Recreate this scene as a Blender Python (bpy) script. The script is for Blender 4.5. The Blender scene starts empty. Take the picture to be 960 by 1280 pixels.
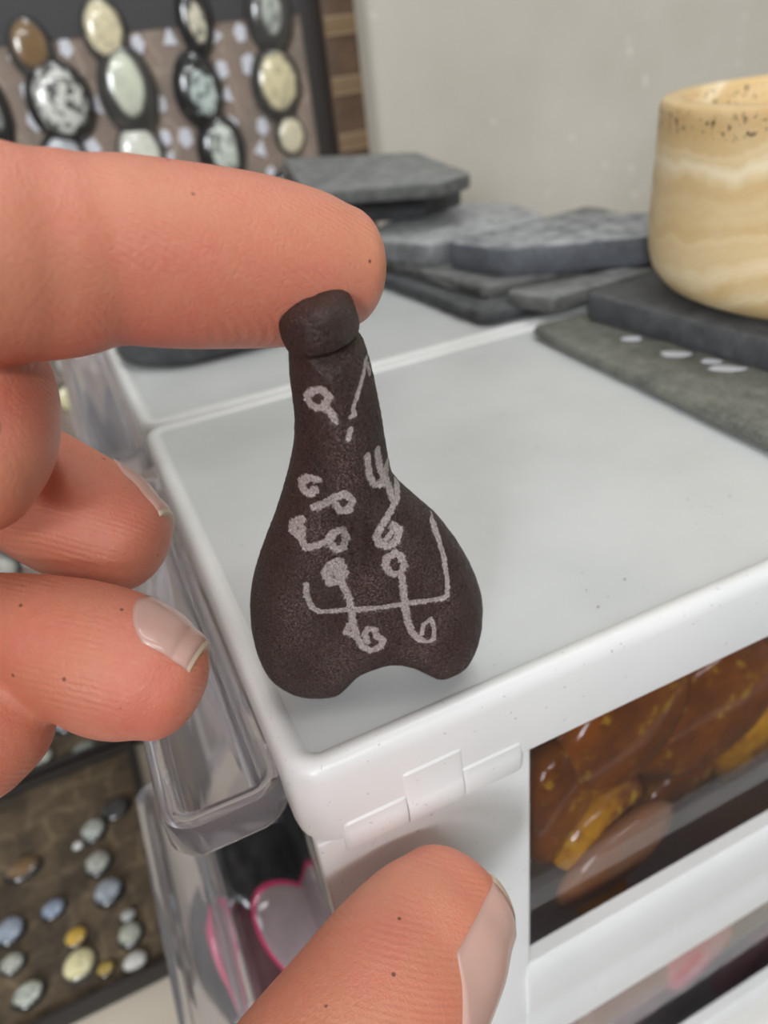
import bpy, bmesh, math, random
import numpy as np
from mathutils import Vector, Matrix
random.seed(7); rng = np.random.default_rng(7)
C = bpy.context.scene.collection
S = bpy.context.scene
MM = 0.001

# ------------------------------------------------------------------ camera
FPX = 915.0
yaw, pitch, roll = (math.radians(a) for a in (20.65, 32.5, -7.24))
FW = Vector((math.sin(yaw)*math.cos(pitch), math.cos(yaw)*math.cos(pitch), -math.sin(pitch)))
R0 = FW.cross(Vector((0, 0, 1))).normalized(); U0 = R0.cross(FW)
RT = R0*math.cos(roll) + U0*math.sin(roll); UP = -R0*math.sin(roll) + U0*math.cos(roll)
CAM = Vector((-7.79, -56.66, 68.0))             # millimetres; the cabinet's top corner is the origin
cd = bpy.data.cameras.new('camera'); cam = bpy.data.objects.new('camera', cd); C.objects.link(cam)
cam.matrix_world = Matrix(((RT.x, UP.x, -FW.x, CAM.x*MM), (RT.y, UP.y, -FW.y, CAM.y*MM), (RT.z, UP.z, -FW.z, CAM.z*MM), (0, 0, 0, 1)))
cd.sensor_fit = 'HORIZONTAL'; cd.sensor_width = 36; cd.lens = 36*FPX/960
cd.clip_start = 0.002; cd.clip_end = 20
cd.dof.use_dof = True; cd.dof.focus_distance = 0.077; cd.dof.aperture_fstop = cd.lens/1.1
S.camera = cam
def ray(x, y): return FW + RT*((x-480)/FPX) - UP*((y-640)/FPX)
def on(x, y, ax, v):                              # the point of a plane (mm) seen at a pixel of the 960x1280 frame
    d = ray(x, y); return CAM + d*((v-CAM[ax])/d[ax])
def dep(x, y, t): return CAM + ray(x, y)*t        # a point at a depth (mm)

# ------------------------------------------------------------------ light
w = bpy.data.worlds.new('world'); S.world = w; w.use_nodes = True
w.node_tree.nodes['Background'].inputs[0].default_value = (0.93, 0.95, 1.0, 1)
w.node_tree.nodes['Background'].inputs[1].default_value = 0.02
S.view_settings.view_transform = 'Standard'; S.view_settings.look = 'None'
S.view_settings.exposure = 0.28; S.view_settings.gamma = 1.0; S.view_settings.use_curve_mapping = False
def area(name, loc, target, sx, sy, power, col=(.95, .975, 1.0)):
    l = bpy.data.lights.new(name, 'AREA'); l.shape = 'RECTANGLE'; l.size = sx; l.size_y = sy; l.energy = power; l.color = col
    o = bpy.data.objects.new(name, l); C.objects.link(o); o.location = loc
    o.rotation_euler = (Vector(target)-Vector(loc)).to_track_quat('-Z', 'Y').to_euler(); return o
for k, (x, y) in enumerate(((0.30, 0.04), (0.30, 0.17), (-0.35, -1.75), (-0.35, -1.9))):
    area('ceiling_tube_and_fill', (x, y, 1.28), (x*.6, y*.5, 0), 1.2, 0.07, 3.3 if k < 2 else 7.0, (.97, .985, 1.0))  # the last pair is unseen fill, added to light the front faces
area('front_left_fill', (-0.86, -0.88, 0.36), (0.02, 0, 0), 0.45, 0.45, 20, (.93, .965, 1.0))  # added unseen fill at front left, placed so the arm shades curled fingers

# ------------------------------------------------------------------ materials
M = {}
def mat(name, col, rough=.5, **kw):
    m = bpy.data.materials.new(name); m.use_nodes = True; b = m.node_tree.nodes['Principled BSDF']
    b.inputs['Base Color'].default_value = (*col, 1); b.inputs['Roughness'].default_value = rough
    for k, v in kw.items(): b.inputs[k.replace('_', ' ')].default_value = v
    M[name] = m; return m
class NT:
    def __init__(s, m): s.t = m.node_tree; s.b = s.t.nodes['Principled BSDF']
    def n(s, ty, **kw):
        x = s.t.nodes.new('ShaderNode'+ty)
        for k, v in kw.items():
            if k in ('operation', 'blend_type', 'data_type', 'wave_type', 'bands_direction', 'feature', 'attribute_name', 'noise_dimensions', 'interpolation_type'): setattr(x, k, v)
            else: x.inputs[k.replace('_', ' ')].default_value = v
        return x
    def l(s, a, b): s.t.links.new(a, b)
    def obj(s, scale=1000.0):
        tc = s.n('TexCoord'); mp = s.n('Mapping'); mp.inputs['Scale'].default_value = (scale,)*3
        s.l(tc.outputs['Object'], mp.inputs[0]); return mp.outputs[0]
    def noise(s, vec, scale, detail=4, rough=.55):
        x = s.n('TexNoise', Scale=scale, Detail=detail, Roughness=rough); s.l(vec, x.inputs['Vector']); return x.outputs['Fac']
    def ramp(s, fac, stops):
        r = s.n('ValToRGB'); e = r.color_ramp.elements
        while len(e) < len(stops): e.new(.5)
        for q, (p, c) in zip(e, stops): q.position = p; q.color = (*c, 1)
        s.l(fac, r.inputs[0]); return r.outputs[0]
    def mix(s, fac, a, b, mode='MIX'):
        x = s.n('Mix', data_type='RGBA', blend_type=mode)
        for v, i in ((fac, 0), (a, 6), (b, 7)):
            if isinstance(v, (float, int)): x.inputs[i].default_value = v
            elif isinstance(v, tuple): x.inputs[i].default_value = (*v, 1)
            else: s.l(v, x.inputs[i])
        return x.outputs[2]
    def math(s, op, a, b=None):
        x = s.n('Math', operation=op)
        for v, i in ((a, 0), (b, 1)):
            if v is None: continue
            if isinstance(v, (float, int)): x.inputs[i].default_value = v
            else: s.l(v, x.inputs[i])
        return x.outputs[0]
    def bump(s, h, strength, dist, prev=None):
        x = s.n('Bump', Strength=strength, Distance=dist); s.l(h, x.inputs['Height'])
        if prev: s.l(prev, x.inputs['Normal'])
        return x.outputs[0]
    def col(s, c): s.l(c, s.b.inputs['Base Color'])
    def nor(s, c): s.l(c, s.b.inputs['Normal'])
BW = ((0, 0, 0), (1, 1, 1))

# white cabinet plastic with a few dust specks
m = mat('white_plastic', (.80, .81, .815), .33); t = NT(m); v = t.obj()
sp = t.ramp(t.noise(v, 1.1, 2), [(.0, (0, 0, 0)), (.70, (0, 0, 0)), (.74, (1, 1, 1))])
sm = t.ramp(t.noise(v, .035, 3), [(.4, (.81, .815, .81)), (.7, (.75, .765, .76))])
dust = t.math('MULTIPLY', sp, .45)
t.col(t.mix(dust, sm, (.30, .29, .27)))
t.nor(t.bump(t.noise(v, .5, 3), .12, .0003))
m = mat('dusty_plastic', (.66, .675, .67), .42); t = NT(m); v = t.obj()
sp = t.ramp(t.noise(v, 1.0, 2), [(.0, (0, 0, 0)), (.69, (0, 0, 0)), (.73, (1, 1, 1))])
cl = t.ramp(t.noise(v, .06, 2), [(.5, (0, 0, 0)), (.65, (1, 1, 1))])
t.col(t.mix(t.math('MULTIPLY', t.math('MULTIPLY', sp, cl), .75), t.ramp(t.noise(v, .03, 4), [(.35, (.63, .65, .65)), (.7, (.55, .57, .57))]), (.16, .15, .13)))
t.nor(t.bump(t.noise(v, .5, 3), .10, .0003))
# clear drawer plastic
m = mat('clear_plastic', (.93, .925, .95), .05); t = NT(m)
tr = t.n('BsdfTransparent'); tr.inputs[0].default_value = (.90, .895, .91, 1); gs = t.n('BsdfGlossy', Roughness=.06); fr = t.n('LayerWeight', Blend=.5); mx = t.n('MixShader')
t.l(t.math('ADD', t.math('MULTIPLY', t.math('POWER', fr.outputs['Facing'], 4.0), .9), .035), mx.inputs[0]); t.l(tr.outputs[0], mx.inputs[1]); t.l(gs.outputs[0], mx.inputs[2]); t.l(mx.outputs[0], m.node_tree.nodes['Material Output'].inputs['Surface'])
m = mat('clear_handle', (.88, .86, .90), .06, Transmission_Weight=.90, IOR=1.42)
# slate
def slate(name, c0, c1, chips=.0, dust=0.0):
    m = mat(name, c0, .62); t = NT(m); v = t.obj()
    a = t.noise(v, .22, 6, .65); b = t.noise(v, 1.6, 4, .7)
    c = t.ramp(a, [(.32, c0), (.68, c1)])
    c = t.mix(t.ramp(b, [(.5, (0, 0, 0)), (.8, (.5, .5, .5))]), c, tuple(min(1, x*2.0+.03) for x in c1))
    if chips: c = t.mix(t.ramp(t.noise(v, .55, 3), [(.66-chips*.1, (0, 0, 0)), (.70-chips*.08, (1, 1, 1))]), c, (.42, .44, .47))
    if dust:  # dust on upward faces, also brightening tops that get little light
        ge = t.n('NewGeometry'); sz = t.n('SeparateXYZ'); t.l(ge.outputs['Normal'], sz.inputs[0])
        dm = t.math('MULTIPLY', t.ramp(sz.outputs['Z'], [(.45, (0, 0, 0)), (.9, (1, 1, 1))]), t.ramp(t.noise(v, .16, 6, .75), [(.38, (.12,)*3), (.62, (1, 1, 1))]))
        c = t.mix(t.math('MULTIPLY', dm, dust), c, (.50, .52, .53))
    t.col(c); t.nor(t.bump(b, .35, .0006)); return m
slate('slate_dark', (.035, .037, .042), (.085, .09, .095), 0, .12)
slate('slate_green', (.085, .09, .076), (.19, .195, .165))
slate('slate_grey', (.07, .073, .07), (.15, .155, .145), 0, .45)
slate('slate_rough', (.05, .052, .05), (.17, .175, .165), 0, .25)
slate('slate_pale', (.10, .105, .11), (.24, .245, .25), .0, .9)
slate('slate_blue', (.065, .07, .08), (.12, .13, .15), .0, .85)
# painted wall
m = mat('wall_paint', (.56, .53, .47), .8); t = NT(m); v = t.obj()
c = t.ramp(t.noise(v, .012, 4), [(.35, (.535, .505, .44)), (.7, (.60, .575, .52))])
c = t.mix(t.ramp(t.noise(v, .09, 2), [(.70, (0, 0, 0)), (.73, (.7, .7, .7))]), c, (.72, .71, .68)); t.col(c)
mat('ceiling_paint', (.8, .8, .78), .8); mat('floor_tile', (.16, .13, .11), .5); mat('unseen_wall_dark', (.10, .085, .07), .6)  # last one: unseen walls darkened to cut bounce light
m = mat('table_top', (.62, .55, .45), .6)
# patterned cloth
def cloth(name, c0, c1, lc, dark):
    m = mat(name, c0, .9); t = NT(m); v = t.obj()
    wp = t.n('VectorMath', operation='ADD'); t.l(v, wp.inputs[0]); nzc = t.n('TexNoise', Scale=.05); t.l(v, nzc.inputs['Vector'])
    ms_ = t.n('VectorMath', operation='SCALE', Scale=22.0); t.l(nzc.outputs['Color'], ms_.inputs[0]); t.l(ms_.outputs[0], wp.inputs[1])
    br = t.n('TexBrick', Scale=.055, Mortar_Size=.05, Brick_Width=.9, Row_Height=.75); t.l(wp.outputs[0], br.inputs['Vector'])
    br.inputs['Color1'].default_value = (*c0, 1); br.inputs['Color2'].default_value = (*c1, 1); br.inputs['Mortar'].default_value = (*lc, 1)
    c = t.mix(t.ramp(t.noise(v, .06, 3), [(.45, (0, 0, 0)), (.6, (1, 1, 1))]), br.outputs[0], dark)
    c = t.mix(.35, c, t.ramp(t.noise(v, .5, 3), [(.3, c0), (.7, lc)])); t.col(c); return m
cloth('cloth_board', (.22, .165, .135), (.27, .20, .165), (.36, .29, .23), (.17, .145, .125))
cloth('cloth_tray', (.085, .06, .036), (.12, .085, .052), (.20, .15, .09), (.018, .014, .011))  # tray cloth and its blotches darkened for the low light there
mat('felt_white', (.62, .63, .68), .9); mat('felt_dark', (.075, .072, .075), .9)
m = mat('frame_wood', (.09, .05, .03), .5); t = NT(m); t.col(t.ramp(t.noise(t.obj(), .12, 4), [(.3, (.065, .037, .022)), (.7, (.12, .07, .04))]))
mat('frame_black', (.022, .018, .016), .5); mat('inlay_tan', (.19, .125, .065), .5); mat('inlay_line', (.30, .22, .13), .5)
# onyx
m = mat('onyx', (.74, .60, .40), .42, Subsurface_Weight=.35, Subsurface_Scale=.004); t = NT(m)
m.node_tree.nodes['Principled BSDF'].inputs['Subsurface Radius'].default_value = (1, .7, .4)
tc = t.n('TexCoord'); dp_ = t.n('VectorMath', operation='DOT_PRODUCT'); dp_.inputs[1].default_value = (-.42, .16, .9)
t.l(tc.outputs['Object'], dp_.inputs[0]); cb = t.n('CombineXYZ'); t.l(t.math('MULTIPLY', dp_.outputs['Value'], 1000.0), cb.inputs[0])
nz_ = t.noise(t.obj(), .035, 5, .6); t.l(t.math('MULTIPLY', nz_, 16.0), cb.inputs[1])
wsum = t.math('ADD', t.math('MULTIPLY', dp_.outputs['Value'], 1000.0), t.math('MULTIPLY', nz_, 16.0)); cb2 = t.n('CombineXYZ'); t.l(wsum, cb2.inputs[0])
wv = t.n('TexNoise', Scale=.11, Detail=5, Roughness=.6); t.l(cb2.outputs[0], wv.inputs['Vector'])
c = t.ramp(wv.outputs['Fac'], [(.36, (.62, .42, .19)), (.46, (.70, .51, .26)), (.54, (.78, .62, .37)), (.64, (.90, .78, .56))])
c = t.mix(t.ramp(t.noise(t.obj(), .05, 5, .7), [(.5, (0, 0, 0)), (.8, (.4, .4, .4))]), c, (.88, .76, .55))
sxyz = t.n('SeparateXYZ'); t.l(tc.outputs['Object'], sxyz.inputs[0])
topm = t.ramp(t.math('MULTIPLY', sxyz.outputs['Z'], 18.0), [(.63, (0, 0, 0)), (.66, (1, 1, 1)), (.70, (1, 1, 1)), (.73, (0, 0, 0))])
dirt = t.math('MULTIPLY', topm, t.ramp(t.noise(t.obj(), .8, 3), [(.58, (0, 0, 0)), (.64, (1, 1, 1))]))
t.col(t.mix(dirt, c, (.12, .09, .05))); t.nor(t.bump(t.noise(t.obj(), .7, 4), .12, .0005))
# skin
m = mat('skin', (.60, .27, .18), .36, Subsurface_Weight=.22, Subsurface_Scale=.0025); t = NT(m); v = t.obj()
t.b.inputs['Subsurface Radius'].default_value = (1, .35, .22)
c = t.ramp(t.noise(v, .07, 4), [(.3, (.69, .29, .175)), (.5, (.71, .25, .16)), (.72, (.71, .21, .15))])
c = t.mix(t.ramp(t.noise(v, .9, 4), [(.4, (0, 0, 0)), (.8, (.35, .35, .35))]), c, (.74, .33, .215))
vo = t.n('TexVoronoi', Scale=.22); t.l(v, vo.inputs['Vector'])
c = t.mix(t.ramp(vo.outputs['Distance'], [(.035, (.85, .85, .85)), (.06, (0, 0, 0))]), c, (.10, .045, .03)); t.col(c)
wv = t.n('TexWave', Scale=.62, Distortion=5.0, Detail=1.5, Detail_Scale=.12, bands_direction='DIAGONAL'); t.l(v, wv.inputs['Vector'])
rm = t.ramp(t.noise(v, .10, 2), [(.42, (0, 0, 0)), (.62, (1, 1, 1))])
n1 = t.bump(t.math('MULTIPLY', wv.outputs['Fac'], rm), .26, .0002)
t.nor(t.bump(t.noise(v, 2.4, 4, .65), .5, .0003, n1))
mat('nail', (.64, .40, .34), .28, Subsurface_Weight=.25, Subsurface_Scale=.001, Coat_Weight=.3)
mat('nail_edge', (.66, .52, .38), .4)
# amulet clay
m = mat('amulet_clay', (.055, .035, .030), .5); t = NT(m); v = t.obj()
g = t.noise(v, 3.2, 5, .7); c = t.ramp(g, [(.40, (.040, .017, .013)), (.52, (.072, .033, .026)), (.62, (.13, .072, .060))])
c = t.mix(t.ramp(t.noise(v, 2.2, 2), [(.72, (0, 0, 0)), (.76, (.7, .7, .7))]), c, (.22, .15, .11))
at = t.n('Attribute', attribute_name='ink')
ik = t.math('ADD', at.outputs['Fac'], t.math('MULTIPLY', t.math('SUBTRACT', t.noise(v, 2.6, 4, .7), .5), 1.5))
im = t.ramp(ik, [(.34, (0, 0, 0)), (.58, (1, 1, 1))])
rs = t.n('Attribute', attribute_name='residue_sparkle')
gr = t.ramp(t.noise(v, 4.2, 3, .7), [(.50, (0, 0, 0)), (.60, (1, 1, 1))])
c = t.mix(t.math('MULTIPLY', t.math('MULTIPLY', rs.outputs['Fac'], gr), .85), c, (.38, .27, .25))  # pale ink residue plus painted highlight sparkle on the raised middle
ic = t.ramp(t.noise(v, 3.5, 3), [(.3, (.58, .44, .41)), (.62, (1.0, .91, .88))])
t.col(t.mix(im, c, ic)); t.nor(t.bump(t.noise(v, 7.0, 3, .7), .8, .0006, t.bump(g, 1.0, .0012)))
t.b.inputs['Specular IOR Level'].default_value = .9
rr_ = t.ramp(t.noise(v, 5.0, 3), [(.3, (.20, .20, .20)), (.65, (.50, .50, .50))]); t.l(rr_, t.b.inputs['Roughness'])

# ------------------------------------------------------------------ helpers
def link(name, me, m, parent=None, smooth=False):
    o = bpy.data.objects.new(name, me); C.objects.link(o)
    if m: me.materials.append(M[m] if isinstance(m, str) else m)
    if parent: o.parent = parent
    if smooth:
        for p in me.polygons: p.use_smooth = True
    return o
def from_bm(name, bm, m, parent=None, smooth=False):
    bmesh.ops.recalc_face_normals(bm, faces=bm.faces)
    me = bpy.data.meshes.new(name); bm.to_mesh(me); bm.free(); return link(name, me, m, parent, smooth)
def empty(name, loc, label, cat, group=None):
    o = bpy.data.objects.new(name, None); C.objects.link(o); o.location = Vector(loc)*MM; o.empty_display_size = .01
    return tag(o, label, cat, group)
def tag(o, label, cat, group=None):
    o['label'] = label; o['category'] = cat
    if group: o['group'] = group
    return o
def box(bm, x0, x1, y0, y1, z0, z1, bev=0, seg=2):
    vs = [bm.verts.new((x*MM, y*MM, z*MM)) for x in (x0, x1) for y in (y0, y1) for z in (z0, z1)]
    fs = [bm.faces.new([vs[i] for i in q]) for q in ((0, 1, 3, 2), (4, 6, 7, 5), (0, 4, 5, 1), (2, 3, 7, 6), (0, 2, 6, 4), (1, 5, 7, 3))]
    if bev: bmesh.ops.bevel(bm, geom=list({e for f in fs for e in f.edges}), offset=bev*MM, segments=seg, affect='EDGES', profile=.5)
def rr(x0, x1, y0, y1, r, n=6):
    r = max(.05, min(r, (x1-x0)/2-.01, (y1-y0)/2-.01)); pts = []
    for cx, cy, a in ((x1-r, y1-r, 0), (x0+r, y1-r, 90), (x0+r, y0+r, 180), (x1-r, y0+r, 270)):
        for k in range(n+1):
            q = math.radians(a+90*k/n); pts.append((cx+r*math.cos(q), cy+r*math.sin(q)))
    return pts
def loft(bm, loops, cap0=True, cap1=True, scale=MM):
    R = [[bm.verts.new(Vector(p)*scale) for p in L] for L in loops]; n = len(R[0])
    for a, b in zip(R, R[1:]):
        for i in range(n): bm.faces.new((a[i], a[(i+1) % n], b[(i+1) % n], b[i]))
    if cap0: bm.faces.new(R[0][::-1])
    if cap1: bm.faces.new(R[-1])
    return R
def panel(bm, x0, x1, y0, y1, r, prof):                       # loft of rounded rectangles: prof = [(inset, z)]
    loft(bm, [[(x, y, z) for x, y in rr(x0+i, x1-i, y0+i, y1-i, r-i)] for i, z in prof])
def autosmooth(o, ang=35):
    for p in o.data.polygons: p.use_smooth = True
    me = o.data; bm = bmesh.new(); bm.from_mesh(me)
    for e in bm.edges:
        if len(e.link_faces) == 2 and e.calc_face_angle(0) > math.radians(ang): e.smooth = False
    bm.to_mesh(me); bm.free(); return o

# ------------------------------------------------------------------ structure
ZT = -200.0; YW = 340.0
bm = bmesh.new(); box(bm, -900, 1200, YW, YW+60, -900, 1400); o = from_bm('wall_back', bm, 'wall_paint'); o['kind'] = 'structure'
for nm, a, m_ in (('wall_left', (-960, -900, -2400, YW, -900, 1400), 'unseen_wall_dark'), ('wall_right', (1200, 1260, -2400, YW, -900, 1400), 'wall_paint'), ('wall_front', (-900, 1200, -2460, -2400, -900, 1400), 'unseen_wall_dark'),
                  ('ceiling', (-960, 1260, -2460, YW+60, 1400, 1450), 'ceiling_paint'), ('floor', (-960, 1260, -2460, YW+60, -950, -900), 'floor_tile')):
    bm = bmesh.new(); box(bm, *a); o = from_bm(nm, bm, m_); o['kind'] = 'structure'
bm = bmesh.new(); box(bm, -420, 700, -22, YW-.5, ZT-30, ZT, 2)
tag(from_bm('table', bm, 'table_top'), 'cream table top under the cabinets and stone trays', 'table')

# ------------------------------------------------------------------ cabinets
CL, CW = 182.0, 108.0
def cabinet(oy, label, pulled):
    root = empty('drawer_cabinet', (0, oy, ZT), label, 'drawer cabinet', 'white drawer cabinets')
    inv = (0, oy, ZT)
    def put(name, bm, m, parent=root, sm=35):
        bmesh.ops.translate(bm, vec=-Vector(inv)*MM, verts=bm.verts)
        if oy: bmesh.ops.translate(bm, vec=(0, oy*MM, 0), verts=bm.verts)
        return autosmooth(from_bm(name, bm, m, parent), sm)
    bm = bmesh.new()
    panel(bm, -2.4, CL, -2.6, CW-2.8, 5, [(1.2, -13), (.15, -12.4), (0, -11.5), (0, -1.6), (.25, -.5), (.8, .35), (1.5, .65), (2.3, .6), (2.8, .35), (3.2, .02), (3.3, -1)])
    put('top_rim', bm, 'white_plastic')
    bm = bmesh.new(); panel(bm, .75, CL-3.15, .55, CW-5.95, 2, [(0, -.9), (0, 0)]); put('top_panel', bm, 'dusty_plastic')
    # side wall with two windows, one moulded piece
    for y0, y1 in ((-2.0, 1.2), (CW-6.6, CW-3.4)):
        bm = bmesh.new()
        box(bm, -1.2, 29.4, y0, y1, -200, -12.5, .5); box(bm, 152, CL-1, y0, y1, -200, -12.5, .5)
        for za, zb in ((-103.5, -70), (-200, -151.5)):
            s = -1 if y0 < 0 else 1; yo = y0 if y0 < 0 else y1; h = zb-za
            prof = [(yo-s*2.6, za), (yo, za), (yo+s*.35, za+.05*h), (yo+s*.5, za+.3*h), (yo+s*.1, za+.42*h), (yo+s*.25, za+.48*h), (yo+s*.7, za+.62*h), (yo+s*.75, za+.85*h), (yo+s*.3, za+.97*h), (yo-s*.2, zb), (yo-s*2.6, zb)]
            loft(bm, [[(x, y, z) for y, z in prof] for x in (28.8, 153)])
        box(bm, 28, 153, y0+.2, y1-.2, -12.9, -12.5)
        put('side_panel', bm, 'white_plastic', root, 50)
    bm = bmesh.new(); box(bm, CL-3, CL-1.2, 1, CW-6, -199, -12.6); put('back_panel', bm, 'white_plastic')
    bm = bmesh.new(); box(bm, 4, CL-3, 1.2, CW-6.6, -90.6, -88.4); put('shelf', bm, 'white_plastic')
    bm = bmesh.new(); box(bm, 0, CL-3, 1, CW-6.4, -199, -197); put('base_plate', bm, 'white_plastic')
    # stacking clip on the near side, three moulded pieces on a ledge
    for x0, x1, za, zb, pr in ((2.2, 10.62, -15.4, -9.6, .5), (10.75, 18.6, -15.4, -5.6, .6), (18.73, 27.6, -15.4, -9.6, .5)):
        bm = bmesh.new()
        zm = za+4.1; e0, e1 = (.5 if x0 < 5 else .12), (.5 if x1 > 25 else .12)
        L = lambda x: [(x, -1.5, za), (x, -2.6-pr*.55, za+.5), (x, -2.6-pr, za+1.2), (x, -2.6-pr, zm-.6), (x, -2.6-pr*.75, zm), (x, -2.6-.28, zm+.5), (x, -2.6-.25, zb-.4), (x, -2.5, zb), (x, -1.5, zb)]
        loft(bm, [[(x, y+dy*(1 if y < -2 else 0), z) for x, y, z in L(x)] for x, dy in ((x0, e0), (x0+.3, e0*.35), (x0+.8, 0), (x1-.8, 0), (x1-.3, e1*.35), (x1, e1))])
        put('stacking_clip', bm, 'white_plastic')
    # drawers
    for k, px in enumerate(pulled):
        zo = -91.0*k
        bm = bmesh.new(); x0, x1, y0, y1, z0, z1 = -1.5-px, 168-px, 3.0, CW-8.4, -88+zo, -11.5+zo
        wt = 1.6
        loft(bm, [[(x, y, z) for x, y in rr(x0+i, x1-i, y0+i, y1-i, max(.4, 3-i))] for i, z in ((1.2, z0), (.2, z0+1), (0, z0+3), (0, z1-.3), (.3, z1), (wt-.3, z1), (wt, z1-.3), (wt, z0+4), (wt+1.5, z0+2))])
        d = put('drawer', bm, 'clear_plastic')
        bm = bmesh.new()
        panel(bm, -17.5-px, -1.6-px, 4.2, CW-9.6, 4.5, [(1.4, -14.2+zo), (.4, -13.8+zo), (0, -13+zo), (0, -8.9+zo), (.35, -8.2+zo), (1.0, -8+zo), (2.2, -8+zo), (2.8, -8.4+zo), (3.3, -10+zo), (4.0, -10.9+zo), (4.8, -11.1+zo)])
        h = put('handle', bm, 'clear_handle', d)
    return root
cabinet(0, 'nearest white plastic drawer cabinet, the amulet standing on its top', (0, 16.5))
cabinet(CW+.4, 'white plastic drawer cabinet behind the nearest one, slate stack on top', (0, 2.0))

# ------------------------------------------------------------------ slate slabs
def slab(name, pts, z0, z1, m, label, r=3.0, bev=1.0, jag=.5, n=4):
    # pts: corner polygon (mm), corners rounded by r
    P = [Vector(p) for p in pts]; L = []
    for i, p in enumerate(P):
        a = (P[i-1]-p); b = (P[(i+1) % len(P)]-p); rr_ = min(r, a.length*.45, b.length*.45)
        A = p+a.normalized()*rr_; B = p+b.normalized()*rr_
        for k in range(n+1):
            u = k/n; L.append((1-u)**2*A+2*u*(1-u)*p+u*u*B)
    Q = []
    for i, p in enumerate(L):
        q = L[(i+1) % len(L)]; d = (q-p).length; k = max(1, int(d/3))
        for j in range(k): Q.append(p.lerp(q, j/k))
    cen = sum(Q, Vector((0, 0)))/len(Q); h = z1-z0
    loops = []
    for ins, z in ((bev*.8, z0), (0, z0+bev), (0, z0+h*.5), (0, z1-bev), (bev*.35, z1-bev*.3), (bev, z1), ):
        loops.append([((p+(cen-p).normalized()*ins) , z) for p in Q])
    bm = bmesh.new(); jit = [random.uniform(-jag, jag) for _ in Q]
    loft(bm, [[(p.x-cen.x+(cen-p).normalized().x*jit[i]*(.5+.5*math.sin(z*2+i)), p.y-cen.y+(cen-p).normalized().y*jit[i]*(.5+.5*math.sin(z*2+i)), z-z0) for i, (p, z) in enumerate(L_)] for L_ in loops])
    o = from_bm(name, bm, m); autosmooth(o, 40); o.location = (cen.x*MM, cen.y*MM, z0*MM)
    return tag(o, label, 'stone slab', 'slate slabs')
slab('slate_slab', [(96.3, 97), (93.8, 4), (176, 0), (178, 92)], .65, 3.4, 'slate_green', 'thin greenish slate slab lying flat on the near cabinet top with white paper chips', 2.5, .8, .25)
slab('slate_slab', [(109, 92.5), (120.5, 0), (179, 4), (176, 98)], 3.4, 10.2, 'slate_dark', 'dark slate slab directly under the onyx cup', 3, 1.2, .5)
slab('slate_slab', [(85, 178), (91, 111), (180, 106.5), (180, 184)], .65, 4.3, 'slate_dark', 'bottom dark slate slab of the stack behind the amulet', 4, 1.0, .9)
slab('slate_slab', [(90, 172), (93, 148), (97, 121), (178, 112.5), (180, 182)], 4.3, 8.1, 'slate_rough', 'rough grey slate slab lying on the bottom one under the pale slab', 3, 1.0, 1.2)
slab('slate_slab', [(99, 114), (105, 100), (140, 101), (137, 109)], 3.5, 8.0, 'slate_grey', 'broken grey slate piece wedged below the blue-edged slab', 2, 1.2, .9)
slab('slate_slab', [(98.5, 146), (105, 124), (142, 104), (162, 124), (140, 149)], 8.2, 16.2, 'slate_blue', 'slate slab with bluish rounded corner and white-chipped top beside the onyx cup', 5, 1.0, .3, 6)
slab('slate_slab', [(84, 178), (95.5, 149.5), (140, 151.5), (146, 182), (124, 212)], 8.2, 15.0, 'slate_pale', 'pale dusty slate slab behind the blue-edged slab', 3, .9, .4)
slab('slate_slab', [(88, 202), (112, 186), (134, 196), (128, 211), (96, 213)], 15.0, 24.8, 'slate_dark', 'dark slate block in the shadowed gap under the top slab', 3, .8, .3)
slab('slate_slab', [(72, 190), (108, 164), (122, 168), (137, 238), (96, 290)], 25.0, 29.4, 'slate_grey', 'topmost grey slate slab against the wall beside the display board', 4, .8, .4)
slab('slate_slab', [(-1.5, 150), (12, 137), (42, 137), (66, 152), (64, 206), (4, 208)], .7, 9.5, 'slate_dark', 'dark round-cornered slate slab under the index finger on the rear cabinet', 9, 2.2, .4, 6)
for px, py, sx, sy in ((790, 424, 4.6, 2.6), (843, 443, 6.2, 3.2), (888, 452, 4.0, 2.0), (907, 461, 7.0, 2.6)):
    q = on(px, py, 2, 3.45); bm = bmesh.new(); a = math.radians(-40)
    pts = [(math.cos(t)*sx/2*(1+.2*math.sin(3*t+px)), math.sin(t)*sy/2*(1+.15*math.cos(2*t+px))) for t in [k*math.tau/9 for k in range(9)]]
    pts = [(x*math.cos(a)-y*math.sin(a), x*math.sin(a)+y*math.cos(a)) for x, y in pts]
    loft(bm, [[(x, y, 0) for x, y in pts], [(x, y, .25) for x, y in pts]])
    o = from_bm('paper_chip', bm, 'felt_white'); o.location = q*MM
    tag(o, {790: 'white paper chip furthest back on the greenish slab', 843: 'white paper chip second from the back on the greenish slab', 888: 'small white chip touching the nearest chip on the greenish slab', 907: 'largest white paper chip nearest the photo edge on the greenish slab'}[px], 'chip', 'white chips on the greenish slab')

# ------------------------------------------------------------------ onyx cup
def lathe(bm, prof, n=72, cx=0, cy=0):
    loft(bm, [[(cx+r*math.cos(a), cy+r*math.sin(a), z) for a in [k*math.tau/n for k in range(n)]] for r, z in prof])
cupc = (152.0, 59.5); bm = bmesh.new()
lathe(bm, [(26, 0), (32, .8), (36, 2.8), (38.6, 6), (39.8, 10), (40.2, 16), (40.0, 25), (39.9, 39.0), (39.6, 40.4), (39.0, 41), (36, 41), (35, 40), (34.6, 34), (33.6, 10), (31, 7), (20, 6)])
o = autosmooth(from_bm('onyx_cup', bm, 'onyx'), 50); o.location = (cupc[0]*MM, cupc[1]*MM, 10.25*MM)
tag(o, 'banded honey-coloured onyx cup standing on dark slate', 'cup')

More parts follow.
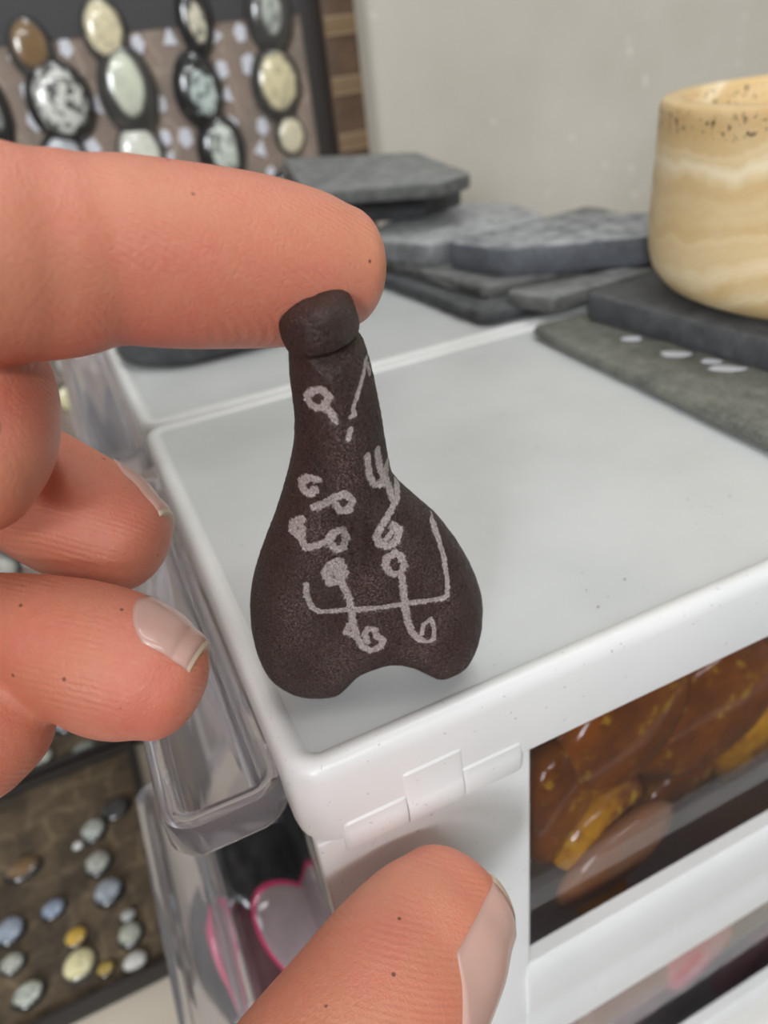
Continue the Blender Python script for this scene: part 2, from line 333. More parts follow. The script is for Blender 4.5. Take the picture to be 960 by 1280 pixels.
# ------------------------------------------------------------------ display board and trays with stones
YB = 326.0
board = empty('display_board', (10, YB, ZT), 'upright display board of patterned brown cloth rowed with dark stones', 'display board')
def bput(name, bm, m, root=board):
    bmesh.ops.translate(bm, vec=-root.location, verts=bm.verts); return autosmooth(from_bm(name, bm, m, root))
bm = bmesh.new(); box(bm, -190, 152, YB, YB+12, ZT, 175, .6); bput('backing_board', bm, 'cloth_board')
bm = bmesh.new(); box(bm, -190, 130, YB-.8, YB, 83, 175, .2); bput('dark_band', bm, 'felt_dark')
bm = bmesh.new(); box(bm, 126, 135.5, YB-1.6, YB, ZT, 175, .4); bput('black_strip', bm, 'frame_black')
bm = bmesh.new(); box(bm, 135.5, 152, YB-4, YB, ZT, 175, .6); bput('wooden_edge', bm, 'frame_wood')
for k in range(5):
    z = 70-24.2*k+3
    bm = bmesh.new(); box(bm, 135.9, 151.6, YB-4.6, YB-3.9, z, z+7.5, .2); bput('inlay', bm, 'inlay_tan')
    for dz in (0, 6.6):
        bm = bmesh.new(); box(bm, 135.9, 151.6, YB-4.8, YB-4.2, z+dz, z+dz+.9, .1); bput('inlay_line', bm, 'inlay_line')
for i, (px, py) in enumerate([(16, 66), (82, 60), (172, 55), (212, 48), (34, 114), (44, 150), (100, 102), (116, 187), (207, 172), (212, 197), (232, 172), (200, 130), (269, 45), (300, 41), (277, 87), (284, 119), (311, 81), (328, 158), (326, 187), (339, 217), (290, 157), (223, 92), (8, 684), (30, 700), (120, 132)]):
    q = on(px, py, 1, YB); n = 5 if i % 3 else 3; a0 = random.uniform(0, 6); r = random.uniform(3.2, 4.6); bm = bmesh.new()
    pts = [(q.x+r*math.cos(a0+k*math.tau/n)*.85, q.z+r*1.15*math.sin(a0+k*math.tau/n)) for k in range(n)]
    loft(bm, [[(x, YB+.1, z) for x, z in pts], [(x, YB-.5, z) for x, z in pts]]); bput('cloth_motif', bm, 'felt_white')

def stone_mat(i, pale, dark, ph, off, dist, spots, tint2=None):
    m = mat('stone_%d' % i, dark, .22, Coat_Weight=.4); t = NT(m)
    tc = t.n('TexCoord'); mp = t.n('Mapping'); t.l(tc.outputs['Generated'], mp.inputs[0])
    mp.inputs['Scale'].default_value = (2/ph[0], 2/ph[1], 0); mp.inputs['Location'].default_value = (-(1+off[0])/ph[0], -(1+off[1])/ph[1], 0)
    ln = t.n('VectorMath', operation='LENGTH'); t.l(mp.outputs[0], ln.inputs[0])
    ad = t.n('VectorMath', operation='ADD'); t.l(tc.outputs['Generated'], ad.inputs[0]); ad.inputs[1].default_value = (i*3.7, i*1.3, 0)
    nz = t.noise(ad.outputs[0], 4.0, 3, .6)
    rad = t.math('ADD', ln.outputs['Value'], t.math('MULTIPLY', t.math('SUBTRACT', nz, .5), dist))
    mask = t.ramp(rad, [(.80, (1, 1, 1)), (1.0, (0, 0, 0))])
    c = t.ramp(t.noise(ad.outputs[0], 3.0, 4), [(.35, pale), (.65, tint2 or tuple(x*.85 for x in pale))])
    if spots: c = t.mix(t.ramp(t.noise(ad.outputs[0], 7.0, 2), [(.5, (0, 0, 0)), (.58, (spots,)*3)]), c, dark)
    t.col(t.mix(mask, dark, c)); return m
def dome(bm, a, b, h, n=28):
    loft(bm, [[(a*r*math.cos(q), b*r*math.sin(q), z*h) for q in [k*math.tau/n for k in range(n)]] for r, z in ((.93, 0), (1, .12), (.98, .3), (.88, .58), (.7, .8), (.45, .94), (.18, 1))])
DK = (.055, .053, .05); BL = (.022, .022, .022)
CR = (.70, .66, .52); WH = (.66, .67, .62); YE = (.74, .66, .42); BU = (.42, .46, .52); GR = (.45, .48, .44)
sid = 0
def stone(kind, px, py, hw, hh, pale, dark, ph, off, dist, spots, label, group, rot=0, tint2=None):
    global sid; sid += 1
    if kind == 'board': q = on(px, py, 1, YB-.45); dp = (q-CAM).dot(FW)
    else: q = on(px, py, 2, kind); dp = (q-CAM).dot(FW)
    a, b = hw*dp/FPX, hh*dp/FPX
    bm = bmesh.new(); dome(bm, a*MM, b*MM, min(a, b)*.55*MM) if False else None
    loft(bm, [[(a*r*math.cos(u), b*r*math.sin(u), z*min(a, b)*.6) for u in [k*math.tau/28 for k in range(28)]] for r, z in ((.93, 0), (1, .12), (.98, .3), (.88, .58), (.7, .8), (.45, .94), (.18, 1))])
    o = autosmooth(from_bm('cabochon_stone', bm, stone_mat(sid, pale, dark, ph, off, dist, spots, tint2)), 60)
    o.location = q*MM
    o.rotation_euler = (math.radians(90), 0, 0) if kind == 'board' else (0, 0, rot)
    if kind == 'board': o.rotation_euler = (math.radians(90), math.radians(rot), 0)
    return tag(o, label, 'stone', group)
G1 = 'stones on the display board'
for a in [
 (38, 62, 27, 36, (.22, .14, .07), DK, (.8, .75), (0, .15), .3, 0, 'brown olive stone in the top row of the display board, furthest left'),
 (130, 40, 28, 38, (.76, .68, .46), DK, (.82, .84), (-.05, .08), .4, .25, 'large cream stone in the top row of the display board'),
 (243, 25, 23, 42, CR, BL, (.5, .55), (0, -.1), .6, .6, 'narrow black stone with cream and white blots in the top row'),
 (335, 20, 31, 44, GR, DK, (.45, .55), (0, .05), .5, .5, 'dark oval stone with grey-white streak in the top row, nearest the wooden edge'),
 (75, 128, 40, 48, WH, BL, (.80, .80), (0, .05), .5, .85, 'round white stone spotted with black in the second row'),
 (160, 115, 36, 54, (.66, .69, .56), DK, (.58, .68), (-.05, .15), .25, .15, 'tall dark oval stone with large pale green-white centre in the second row'),
 (247, 113, 31, 44, (.55, .64, .60), BL, (.58, .60), (.1, -.05), .9, .7, 'black oval stone with a broken mint-white square mark'),
 (344, 105, 32, 42, YE, DK, (.74, .80), (.0, .05), .45, .3, 'pale yellow stone with dark rim near the wooden edge, second row'),
 (80, 196, 28, 30, (.52, .55, .58), BL, (.85, .85), (0, 0), .4, .5, 'bluish white stone half hidden behind the index finger, third row left'),
 (176, 192, 30, 36, (.72, .73, .64), DK, (.84, .86), (-.08, .05), .2, .15, 'smooth creamy white oval stone just above the index finger'),
 (276, 187, 31, 40, (.62, .67, .60), BL, (.55, .72), (.05, .0), 1.0, .6, 'black oval stone with a white cross-like mark just above the finger'),
 (362, 169, 20, 24, (.72, .66, .48), DK, (.84, .88), (0, 0), .2, .1, 'small cream stone above the topmost slate slab'),
 (358, 232, 22, 20, (.10, .10, .11), BL, (.5, .5), (0, 0), .4, .5, 'black stone peeping out between slate slab and finger'),
 (-6, 140, 18, 44, (.30, .31, .30), BL, (.4, .5), (0, 0), .4, .5, 'black stone cut off by the left photo edge'),
 (86, 452, 19, 20, (.50, .50, .44), DK, (.85, .85), (0, 0), .4, .2, 'grey cream stone directly under the index finger by the clear handle'),
 (86, 496, 18, 19, (.72, .66, .40), DK, (.88, .88), (0, 0), .3, .4, 'yellowish ringed stone beside the far clear handle'),
 (2, 706, 22, 24, (.55, .55, .5), DK, (.8, .8), (0, 0), .4, .3, 'pale stone glimpsed in the gap between two curled fingers')]:
    stone('board', *a, G1)
def tray(y0, y1, x0, x1, label):
    root = empty('stone_tray', ((x0+x1)/2, (y0+y1)/2, ZT), label, 'tray', 'stone trays')
    bm = bmesh.new(); box(bm, x0+2, x1-2, y0+2, y1-2, ZT, ZT+5, .3); bput('cloth_bed', bm, 'cloth_tray', root)
    for a in ((x0, x1, y0, y0+3), (x0, x1, y1-3, y1), (x0, x0+3, y0+3, y1-3), (x1-3, x1, y0+3, y1-3)):
        bm = bmesh.new(); box(bm, *a, ZT, ZT+8, .5); bput('rim', bm, 'frame_black', root)
tray(104, 214, -215, -45, 'shallow dark-rimmed tray of small round stones at lower left')
tray(217, 318, -215, -30, 'far dark-rimmed stone tray behind the lower left one')
ZS = ZT+5.05; G2 = 'stones in the lower trays'
for a in [
 (118, 1040, 17, 18, GR, BL, (.85, .85), (0, 0), .3, .4, 'greenish grey round stone, topmost of the row along the clear handle'),
 (124, 1081, 18, 19, (.42, .43, .38), BL, (.85, .85), (0, 0), .3, .4, 'dull grey round stone, second of the row along the clear handle'),
 (137, 1117, 20, 20, (.36, .41, .46), BL, (.85, .85), (0, 0), .4, .6, 'blue-grey mottled stone, third of the row along the clear handle'),
 (161, 1146, 11, 10, (.48, .50, .48), BL, (.85, .85), (0, 0), .3, .3, 'tiny grey stone between the mottled and pale stones by the handle'),
 (164, 1170, 17, 18, (.48, .50, .42), BL, (.85, .85), (0, 0), .3, .4, 'greenish pale stone above the white oval by the handle'),
 (170, 1204, 17, 15, (.64, .63, .60), DK, (.9, .9), (0, 0), .2, .1, 'white oval stone lowest beside the clear handle'),
 (68, 1138, 16, 14, (.27, .33, .44), BL, (.88, .88), (0, 0), .3, .2, 'small slate-blue stone near the tray middle'),
 (96, 1173, 15, 14, (.60, .38, .06), DK, (.9, .9), (0, 0), .3, .2, 'golden yellow stone above the cream one'),
 (101, 1208, 22, 22, (.78, .72, .42), DK, (.92, .92), (0, 0), .2, .25, 'bright cream-yellow round stone in the lower tray'),
 (14, 1166, 20, 20, (.33, .38, .47), BL, (.88, .88), (0, 0), .3, .3, 'larger bluish stone at the left photo edge'),
 (17, 1206, 17, 15, (.50, .52, .46), BL, (.85, .85), (0, 0), .5, .5, 'white mottled stone under the bluish one at the left edge'),
 (37, 1245, 21, 18, (.58, .62, .54), BL, (.88, .88), (0, 0), .4, .5, 'greenish white stone lowest in the tray'),
 (146, 1012, 20, 17, (.05, .05, .05), BL, (.5, .5), (0, 0), .4, .5, 'glossy black stone in the upper corner of the tray by the handle'),
 (30, 1088, 24, 17, (.20, .12, .06), BL, (.85, .85), (0, 0), .4, .4, 'dull brown stone near the left photo edge in the lower tray'),
 (133, 1212, 13, 11, (.42, .30, .06), BL, (.85, .85), (0, 0), .4, .4, 'small ochre stone right beside the bright cream-yellow one'),
 (98, 1058, 7, 7, (.70, .70, .68), DK, (.95, .95), (0, 0), .2, 0, 'tiny bright white stone alone in the dark patch')]:
    stone(ZS, *a, G2)
for a in [
 (85, 905, 20, 17, (.40, .44, .50), BL, (.85, .85), (0, 0), .4, .4, 'blue-grey stone in the far tray below the lowest curled finger'),
 (52, 950, 17, 15, (.50, .54, .46), BL, (.85, .85), (0, 0), .4, .4, 'pale green stone in the far tray beside the palm'),
 (106, 938, 17, 12, (.30, .34, .32), BL, (.85, .85), (0, 0), .4, .4, 'dim greenish stone in the far tray by its dark rim')]:
    stone(ZS, *a, G2)

# ------------------------------------------------------------------ stones in the drawers
def gem_mat(name, c0, c1, tr, rough=.12, fleck=None):
    m = mat(name, c0, rough, Transmission_Weight=tr, IOR=1.5); t = NT(m); v = t.obj()
    c = t.ramp(t.noise(v, .11, 4, .6), [(.35, c0), (.62, c1)])
    if fleck: c = t.mix(t.ramp(t.noise(v, .17, 5, .7), [(.56, (0, 0, 0)), (.66, (1, 1, 1))]), c, fleck)
    t.col(c); return m
gem_mat('amber_brown', (.16, .042, .005), (.30, .085, .01), .0, .12, (.50, .28, .02)); gem_mat('amber_gold', (.75, .36, .012), (.22, .06, .008), .0, .12, (.62, .40, .04))
gem_mat('drawer_shade', (.02, .02, .02), (.05, .05, .05), .0)  # black filler stones stand in for shade inside the opened lower drawer
gem_mat('amber_pale', (.62, .24, .08), (.55, .30, .16), .5); gem_mat('orange_glow', (.95, .42, .02), (.9, .35, .02), .3)
gem_mat('agate_pink', (.55, .07, .14), (.70, .26, .30), .1); gem_mat('agate_mauve', (.40, .20, .22), (.50, .30, .30), .45); gem_mat('agate_grey', (.52, .48, .48), (.66, .60, .60), .5); gem_mat('agate_rim', (.80, .03, .16), (.75, .10, .22), .2)
def gem(px, py, Y, ra, rb, th, tiltz, roll_, m, label, rim=None, ax=1, lean=0, group='polished stones in the drawers'):
    q = on(px, py, ax, Y); bm = bmesh.new(); n = 36
    sh = lambda u: 1+.05*math.sin(2*u+px)+.035*math.sin(3*u+py)
    loft(bm, [[(ra*r*sh(u)*math.cos(u), z*th, rb*r*sh(u)*math.sin(u)) for u in [k*math.tau/n for k in range(n)]] for r, z in ((.3, -1), (.75, -.92), (.92, -.7), (1, -.25), (1, .25), (.92, .7), (.75, .92), (.3, 1))])
    o = autosmooth(from_bm('agate_slice' if rim else 'polished_stone', bm, m), 60); o.location = q*MM
    o.rotation_euler = (math.radians(lean), math.radians(-roll_), math.radians(tiltz))
    tag(o, label, 'stone', group)
    if rim:
        bm = bmesh.new()
        loft(bm, [[(ra*r*sh(u)*math.cos(u), z*th, rb*r*sh(u)*math.sin(u)) for u in [k*math.tau/n for k in range(n)]] for r, z in ((.985, -.5), (1.03, -.35), (1.03, .35), (.985, .5))])
        r_ = from_bm('rim_band', bm, rim, o, True)
    return o
gem(778, 905, 15, 17, 14, 4, 5, 20, 'amber_brown', 'large brown amber stone upper left in the top drawer window')
gem(880, 885, 17, 19, 16, 4, -4, 30, 'amber_brown', 'big rounded brown amber stone in the middle of the top drawer window')
gem(745, 1025, 13, 12, 9, 4, 8, 35, 'amber_gold', 'golden amber stone with dark flecks above the pale disc')
gem(770, 1068, 7.2, 15, 8, 2, 0, 34, 'amber_pale', 'pale translucent oval disc lying against the drawer wall')
gem(752, 1122, 8.6, 6.5, 2.6, 2, 0, 26, 'orange_glow', 'glowing orange sliver under the pale disc')
gem(690, 1000, 14, 9, 15, 4, 10, 0, 'amber_brown', 'dark amber stone against the window post')
gem(942, 925, 20, 14, 12, 4, 0, 10, 'amber_gold', 'golden stone at the photo edge of the top drawer')
gem(925, 845, 26, 19, 12, 4, 0, 20, 'amber_gold', 'mottled gold stone high in the top drawer near the photo edge')
gem(840, 985, 22, 18, 10, 4, 3, 30, 'amber_brown', 'brown amber stone low behind the big rounded one')
gem(720, 935, 28, 16, 18, 4, 3, 10, 'amber_gold', 'shadowed gold stone at the back of the top drawer')
gem(865, 1185, 8.5, 13, 11, 4, 4, 30, 'agate_pink', 'rose pink stone in the lower drawer window')
gem(945, 1195, 8.2, 16, 9, 3.5, 0, 30, 'agate_pink', 'pink stone at the photo edge of the lower drawer window')
gem(770, 1255, 9, 20, 15, 4, 0, 25, 'agate_mauve', 'mauve stone in the lower drawer window')
gem(845, 1250, 9, 5, 12, 2, 0, -20, 'agate_grey', 'grey white sliver between mauve and pink stones')
gem(378, 1165, -125, 9, 17, 2.0, 25, 14, 'agate_grey', 'grey agate slice with hot pink rim in the opened lower drawer', 'agate_rim', 2, -38)
gem(318, 1205, -135, 8, 20, 2.0, 40, -6, 'agate_mauve', 'mauve agate slice with pink rim beside the grey slice', 'agate_rim', 2, -30)
gem(315, 1075, -150, 14, 22, 8, 20, 0, 'drawer_shade', 'black rounded shade filler in the opened lower drawer under the clear handle', None, 2, -60)
gem(345, 1130, -165, 16, 20, 8, 60, 0, 'drawer_shade', 'black shade filler behind the grey agate slice in the opened lower drawer', None, 2, -70)
gem(290, 1180, -170, 12, 24, 8, 0, 0, 'drawer_shade', 'black shade filler against the front wall of the opened lower drawer', None, 2, -70)

# ------------------------------------------------------------------ amulet
nrm = Vector((-.32, -.947, 0)).normalized()          # faces the camera side
side = Vector((-nrm.y, nrm.x, 0)); side = side if side.x > 0 else -side
A0 = on(485, 846, 2, 0.0)
def pl(px, py, off=0.0):
    d = ray(px, py); t = ((A0+nrm*off)-CAM).dot(nrm)/d.dot(nrm); q = CAM+d*t; return ((q-A0).dot(side), q.z)
outl = [(400, 408), (380, 410), (366, 418), (361, 435), (362, 470), (368, 520), (366, 560), (357, 600), (343, 645), (326, 690), (315, 730), (313, 765), (318, 800), (332, 832), (356, 850), (385, 857), (408, 858), (427, 852), (441, 840), (453, 829), (468, 822), (487, 818), (506, 820), (521, 827), (540, 834), (562, 831), (583, 820), (597, 795), (602, 765), (600, 738), (588, 706), (570, 676), (548, 648), (522, 625), (500, 605), (489, 588), (482, 552), (476, 515), (466, 465), (456, 430), (447, 416), (425, 409)]
O2 = np.array([pl(*p) for p in outl])
O2[:, 1] = np.maximum(O2[:, 1], 0.02)
def catmull(P, k):
    n = len(P); out = []
    for i in range(n):
        a, b, c, d = P[i-1], P[i], P[(i+1) % n], P[(i+2) % n]
        for j in range(k):
            u = j/k; out.append(.5*((2*b)+(c-a)*u+(2*a-5*b+4*c-d)*u*u+(3*b-a-3*c+d)*u**3))
    return np.array(out)
OC = catmull(O2, 10)
seg = np.linalg.norm(np.roll(OC, -1, 0)-OC, axis=1); cum = np.concatenate([[0], np.cumsum(seg)])
NT_ = 640; tt = np.linspace(0, cum[-1], NT_, endpoint=False)
OCc = np.vstack([OC, OC[:1]]); OL = np.stack([np.interp(tt, cum, OCc[:, i]) for i in (0, 1)], 1)
OL += rng.normal(0, .018, OL.shape); OL[:, 1] = np.maximum(OL[:, 1], 0)
cen = np.array(pl(448, 690))
def dist_poly(P):
    A = OL; B = np.roll(OL, -1, 0); D = np.full(len(P), 1e9)
    for i in range(0, len(A), 2):
        a = A[i]; b = B[(i+1) % len(A)]; ab = b-a; u = np.clip(((P-a)@ab)/max(ab@ab, 1e-9), 0, 1)
        D = np.minimum(D, np.linalg.norm(P-a-u[:, None]*ab, axis=1))
    return D
NR = 150; rho = np.sin(np.linspace(0.004, 1, NR)*math.pi/2)**.9
P2 = (cen+rho[:, None, None]*(OL-cen)[None]).reshape(-1, 2)
D = dist_poly(P2); D.reshape(NR, NT_)[-1] = 0
xx = np.clip(D/5.2, 0, 1); TH = 5.2*np.sqrt(np.clip(1-(1-xx)**2, 0, 1))
TF = TH.copy()
# soft uneven modelling by hand
TF = TF+.10*np.sin(P2[:, 0]*1.1+1)*np.sin(P2[:, 1]*.8)*np.clip(TH/3, 0, 1)
strokes = [  # (half width px, points) inscription as drawn
 (5, [(414, 515), (405, 505), (412, 495), (403, 487), (391, 491), (384, 500), (388, 509), (396, 511), (404, 509), (412, 512), (419, 523)]),
 (3, [(461, 462), (455, 478), (447, 497), (441, 512), (444, 519), (438, 521)]), (4, [(438, 536), (435, 547)]), (2.5, [(463, 470), (466, 482)]),
 (5, [(397, 600), (386, 601), (377, 610), (379, 618), (388, 619), (394, 612)]),
 (5, [(393, 634), (406, 627), (417, 618), (430, 613), (440, 622), (436, 633), (424, 634), (418, 625)]),
 (5, [(378, 651), (367, 660), (366, 669), (373, 671), (378, 661), (376, 673), (382, 682), (395, 678), (408, 672), (415, 662), (427, 658), (433, 668), (429, 680), (420, 683), (412, 674), (416, 664)]),
 (4.5, [(459, 572), (462, 596), (468, 608), (478, 612), (486, 605), (487, 596)]), (4.5, [(473, 571), (476, 590), (482, 607), (489, 622), (492, 630)]),
 (5.5, [(504, 620), (499, 634), (487, 645), (476, 656), (470, 666), (474, 676), (484, 679), (495, 674), (499, 664), (491, 658)]), (4, [(489, 664), (482, 671)]),
 (6, [(423, 697), (411, 703), (406, 714), (413, 723), (424, 723), (430, 712), (424, 699), (415, 712), (423, 714)]),
 (5, [(426, 722), (433, 737), (439, 756), (440, 772), (445, 790), (452, 804), (462, 809), (474, 804), (478, 795), (470, 791), (468, 783), (459, 781), (455, 789), (458, 798)]),
 (5, [(493, 687), (483, 692), (481, 703), (488, 713), (499, 713), (505, 703), (500, 691), (492, 686)]),
 (5, [(500, 713), (503, 730), (505, 750), (508, 770), (513, 785), (521, 793), (527, 796)]), (3, [(526, 788), (528, 776), (538, 769), (541, 780), (541, 794), (533, 797)]),
 (4, [(383, 726), (383, 740), (390, 755), (399, 760), (425, 758), (448, 757), (475, 755), (497, 751), (520, 748), (545, 745), (557, 743)]),
 (3.5, [(545, 669), (552, 686), (557, 706), (559, 727), (558, 743)]), (4, [(436, 776), (432, 786), (440, 790)])]
ink = np.zeros(len(P2))
for hwp, pts in strokes:
    q = [np.array(pl(x, y, 4.4)) for x, y in pts]; k = 76+ (pts[0][1]-450)*.045; hw = hwp*.68*k/FPX
    q = [x for x in q]; dd = np.full(len(P2), 1e9)
    for a, b in zip(q, q[1:]):
        ab = b-a; u = np.clip(((P2-a)@ab)/max(ab@ab, 1e-9), 0, 1); dd = np.minimum(dd, np.linalg.norm(P2-a-u[:, None]*ab, axis=1))
    ink = np.maximum(ink, np.clip(1.15-dd/hw*.55, 0, 1))
TF = TF-.16*np.clip(ink*1.4, 0, 1)*np.clip(TH/2, 0, 1)
TF = TF+rng.normal(0, .030, len(TF))*np.clip(TH/1.5, 0, 1)*np.clip((np.repeat(rho, NT_)-.05)/.2, 0, 1)
TF.reshape(NR, NT_)[-1] = 0
rb = list(range(0, NR-1, 5)); grid = P2.reshape(NR, NT_, 2)
verts = []; 
base = np.array(A0)
def w3(p, off): return base+np.array(side)*p[0]+np.array((0, 0, p[1]))+np.array(nrm)*off-np.array((A0.x, A0.y, 0))
TFg = TF.reshape(NR, NT_); THg = TH.reshape(NR, NT_)
sd = np.array(side); nn = np.array(nrm)
F = P2[:, :1]*sd+P2[:, 1:]*np.array((0, 0, 1.0))+TF[:, None]*nn
bk = np.concatenate([grid[i] for i in rb]); bt = np.concatenate([THg[i] for i in rb])
Bk = bk[:, :1]*sd+bk[:, 1:]*np.array((0, 0, 1.0))-bt[:, None]*nn
V = np.vstack([F, Bk]); fc = []
ar = np.arange(NT_); nx = np.roll(ar, -1)
for r in range(NR-1): fc.append(np.stack([r*NT_+ar, r*NT_+nx, (r+1)*NT_+nx, (r+1)*NT_+ar], 1))
o0 = NR*NT_; nb = len(rb)
for r in range(nb-1): fc.append(np.stack([o0+r*NT_+ar, o0+(r+1)*NT_+ar, o0+(r+1)*NT_+nx, o0+r*NT_+nx], 1))
fc.append(np.stack([o0+(nb-1)*NT_+ar, (NR-1)*NT_+ar, (NR-1)*NT_+nx, o0+(nb-1)*NT_+nx], 1))
faces = np.concatenate(fc).tolist(); faces.append(list(range(NT_))[::-1]); faces.append([o0+i for i in range(NT_)])
me = bpy.data.meshes.new('amulet'); me.from_pydata((V*MM).tolist(), [], faces); me.update()
resid_spark = np.clip((TH-3.9)/1.3, 0, 1)*(.55+.45*np.sin(P2[:, 0]*.7+2)*np.cos(P2[:, 1]*.35+.5))
at2 = me.attributes.new('residue_sparkle', 'FLOAT', 'POINT'); at2.data.foreach_set('value', np.concatenate([resid_spark, np.zeros(len(Bk))]).astype(np.float32))
at = me.attributes.new('ink', 'FLOAT', 'POINT'); at.data.foreach_set('value', np.concatenate([ink, np.zeros(len(Bk))]).astype(np.float32))
bm = bmesh.new(); bm.from_mesh(me); bmesh.ops.recalc_face_normals(bm, faces=bm.faces); bm.to_mesh(me); bm.free()
aroot = empty('amulet', (A0.x, A0.y, .05), 'x', 'amulet')
link('body', me, 'amulet_clay', aroot, True)
bm = bmesh.new(); p_ = pl(396, 405, 3.0); pe = pl(446, 392, 3.0); pw = pl(346, 419, 3.0)
ca = math.atan2(pe[1]-pw[1], pe[0]-pw[0]); hw_ = math.hypot(pe[0]-pw[0], pe[1]-pw[1])/2
prof = [(.55, -2.55), (.86, -2.45), (.97, -2.1), (1.0, -1.5), (1.0, -.6), (.98, .3), (.93, .8), (.84, 1.2), (.70, 1.5), (.50, 1.75), (.25, 1.88), (.06, 1.9)]
L_ = []
pz = np.array(prof); uu = np.linspace(0, len(prof)-1, 70); pr_ = np.interp(uu, np.arange(len(prof)), pz[:, 0]); pzz = np.interp(uu, np.arange(len(prof)), pz[:, 1])
for q_ in range(3):
    pr_[1:-1] = (pr_[:-2]+2*pr_[1:-1]+pr_[2:])/4; pzz[1:-1] = (pzz[:-2]+2*pzz[1:-1]+pzz[2:])/4
for r, z in zip(pr_, pzz):
    ring = []
    for k in range(150):
        a = k*math.tau/150; r2 = r*(1+rng.normal(0, .006)); x = hw_*r2*math.cos(a); y = 5.3*r2*math.sin(a); z_ = z*1.02+.06*math.sin(3*a+r*4)+rng.normal(0, .012)
        X = x*math.cos(ca)-z_*math.sin(ca); Z = x*math.sin(ca)+z_*math.cos(ca)
        ring.append(side*(p_[0]+X)+Vector((0, 0, p_[1]+Z))+nrm*y)
    L_.append(ring)
loft(bm, L_); cp = from_bm('head_cap', bm, 'amulet_clay', aroot, True)
tag(aroot, 'dark brown pear-shaped clay amulet with pale scratched symbols held upright by fingertip', 'amulet')

# ------------------------------------------------------------------ hand
def spline(K, n):
    K = [np.array(k, float) for k in K]; out = []; m_ = len(K)
    for i in range(m_-1):
        a = K[i-1] if i else 2*K[0]-K[1]; b, c = K[i], K[i+1]; d = K[i+2] if i+2 < m_ else 2*K[-1]-K[-2]
        for j in range(n):
            u = j/n; out.append(.5*((2*b)+(c-a)*u+(2*a-5*b+4*c-d)*u*u+(3*b-a-3*c+d)*u**3))
    out.append(K[-1]); return out
class Finger:
    # keys: (px, py, depth mm, half width px, half thickness mm) seen from the camera, or raw world keys (x, y, z, half, half)
    def __init__(s, keys, cap=.8, raw=()):
        K = [(*(Vector(k[:3])), k[3], k[4]) for k in raw]
        for px, py, d, h, th in keys:
            q = dep(px, py, d); K.append((q.x, q.y, q.z, h*d/FPX, th))
        R = spline(K, 8); s.rings = []
        P = [Vector(r[:3]) for r in R]; n = len(P)
        def fr(i):
            T = (P[min(i+1, n-1)]-P[max(i-1, 0)]).normalized(); Vv = (CAM-P[i]); Vv = (Vv-T*Vv.dot(T)).normalized(); return T, Vv, T.cross(Vv)
        for i in range(n):
            T, Vv, U = fr(i); s.rings.append((P[i], T, Vv, U, R[i][3], R[i][4]))
        p, T, Vv, U, a, b = s.rings[-1]; L = cap*(a+b)/2; s.tip0 = len(s.rings)-1
        for k in range(1, 11):
            u = math.sin(k/10*math.pi/2*.985); q = math.sqrt(1-u*u); s.rings.append((p+T*L*u, T, Vv, U, a*q, b*q))
    def at(s, t, phi, off=0):
        i = min(int(t), len(s.rings)-2); f = t-i; A, B = s.rings[i], s.rings[i+1]
        g = lambda r: r[0]+r[2]*math.cos(phi)*(r[5]+off)+r[3]*math.sin(phi)*(r[4]+off)
        return g(A).lerp(g(B), f)
    def mesh(s, bm, n=36):
        loft(bm, [[(r[0]+r[2]*math.cos(q)*r[5]+r[3]*math.sin(q)*r[4]) for q in [k*math.tau/n for k in range(n)]] for r in s.rings])
KN = Vector((-84, 6, 66))           # index knuckle, out of frame
index = Finger([(-60, 321, 57.5, 138, 8.6), (0, 321, 60, 131, 8.4), (60, 322, 61.5, 126, 8.4), (100, 317, 62.6, 121, 8.2), (124, 314, 63.3, 112, 7.8), (150, 315, 64, 114, 8.0), (220, 322, 66.5, 112, 8.3), (290, 327, 69, 107, 8.2), (350, 332, 71.2, 100, 7.8), (400, 334, 73, 88, 7.2), (430, 335, 74, 74, 6.6)], .60, [(-84, 4, 66, 11, 11), (-55, 10, 63, 9.6, 9.8)])
fA = Finger([(-150, 430, 76, 90, 8), (-60, 450, 74, 92, 8), (-18, 490, 70, 84, 7.5), (-10, 550, 66, 78, 7.2), (-30, 600, 64, 72, 6.8)], .75, [(-86, 12, 46, 10, 10)])
fB = Finger([(-160, 555, 92, 84, 8), (-70, 570, 90, 82, 8), (10, 597, 87, 82, 7.8), (80, 635, 85, 83, 7.6), (130, 662, 84, 79, 7), (160, 680, 83.5, 66, 6)], .7, [(-86, 12, 26, 10, 9.5)])
fC = Finger([(-180, 780, 76, 66, 7), (-60, 775, 75, 60, 6.6), (20, 782, 74, 66, 6.8), (80, 803, 73, 84, 7.2), (140, 828, 72.5, 93, 7.5), (185, 845, 72, 85, 6.8), (210, 856, 72, 72, 5.8)], .62, [(-84, 8, 8, 10, 9)])
fD = Finger([(-190, 900, 74, 90, 9), (-60, 925, 72, 88, 9), (-20, 910, 72, 80, 8)], .9, [(-82, -6, 10, 12, 10)])
thumb = Finger([(330, 1560, 66, 190, 11), (405, 1400, 71, 158, 10), (470, 1275, 78, 124, 9.6), (509, 1213, 83, 112, 9.2), (545, 1160, 87, 97, 8.6), (568, 1128, 89.5, 80, 7.4)], .62, [(-72, -50, 4, 17, 13), (-45, -48, -8, 15, 12)])
palm = Finger([], .4, [(-270, -300, 150, 42, 40), (-205, -200, 102, 38, 35), (-160, -135, 70, 31, 25), (-136, -92, 54, 29, 21), (-118, -57, 46, 36, 18), (-103, -26, 42, 39, 15), (-90, 2, 38, 36, 11)])  # includes an unseen forearm, added and raised to shade the curled fingers
bm = bmesh.new()
for f in (index, fA, fB, fC, fD, thumb, palm): f.mesh(bm)
hand = from_bm('hand', bm, 'skin', None, True)
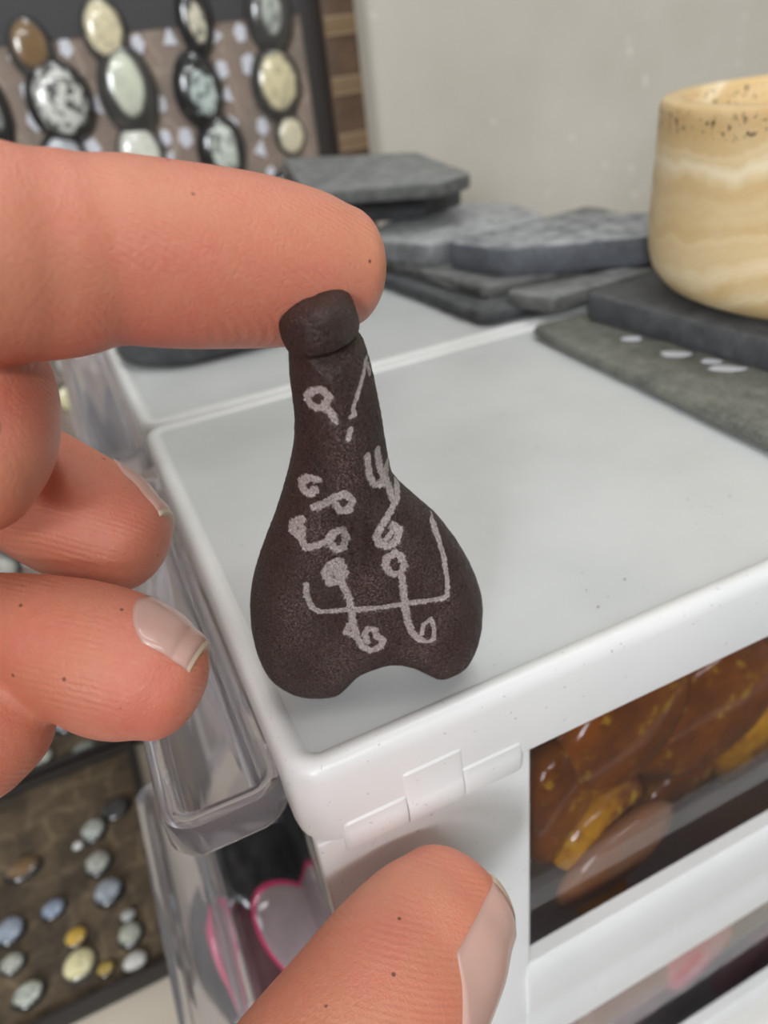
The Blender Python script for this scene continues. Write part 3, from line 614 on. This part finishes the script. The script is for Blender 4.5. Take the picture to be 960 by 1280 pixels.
md = hand.modifiers.new('remesh', 'REMESH'); md.mode = 'VOXEL'; md.voxel_size = .0006; md.use_smooth_shade = True
ms = hand.modifiers.new('smooth', 'SMOOTH'); ms.factor = .5; ms.iterations = 9
tag(hand, 'hand pressing its index fingertip on the amulet, other fingers curled, thumb below', 'hand')
def nail(f, t0, t1, p0, p1, edge, lift=.35, over=.0):
    nu, nv = 14, 16; bm = bmesh.new()
    def patch(bm, ta, tb, o0, o1, thick, rnd):
        lay = []
        for sgn in (1, 0):
            row = []
            for i in range(nu+1):
                u = i/nu; t = ta+(tb-ta)*u; r = []
                for j in range(nv+1):
                    v = -1+2*j/nv
                    tc = t
                    if rnd: tc = t0+(t-t0)+(tb-ta)*.35*(v*v)*(1-u)       # rounded cuticle
                    ph = math.radians((p0+p1)/2+(p1-p0)/2*v); off = (o0+(o1-o0)*u)*(1-abs(v)**6*.8)-(0 if sgn else thick)
                    r.append(bm.verts.new(f.at(tc, ph, off)*MM))
                row.append(r)
            lay.append(row)
        a, b = lay
        for L, fl in ((a, 0), (b, 1)):
            for i in range(nu):
                for j in range(nv):
                    q = [L[i][j], L[i+1][j], L[i+1][j+1], L[i][j+1]]; bm.faces.new(q[::-1] if fl else q)
        for i in range(nu):
            for j in (0, nv): bm.faces.new((a[i][j], a[i+1][j], b[i+1][j], b[i][j]))
        for j in range(nv):
            for i in (0, nu): bm.faces.new((a[i][j], a[i][j+1], b[i][j+1], b[i][j]))
    patch(bm, t0, t1, .12, lift, .7, True); n_ = from_bm('fingernail', bm, 'nail', hand, True)
    bm = bmesh.new(); patch(bm, t1-.02, t1+edge, lift, lift+over, .9, False); from_bm('nail_edge', bm, 'nail_edge', n_, True)
E8 = 8
nail(thumb, thumb.tip0-24, thumb.tip0+3.6, 18, 120, 3.2, .5, .5)
nail(fC, fC.tip0-14, fC.tip0+3, -112, -22, 0.7, .35, .05)
nail(fB, fB.tip0-14, fB.tip0+3, -140, -62, 0.7, .35, .05)
nail(fA, fA.tip0-9, fA.tip0+4, 0, 85, 0.7, .35, .05)
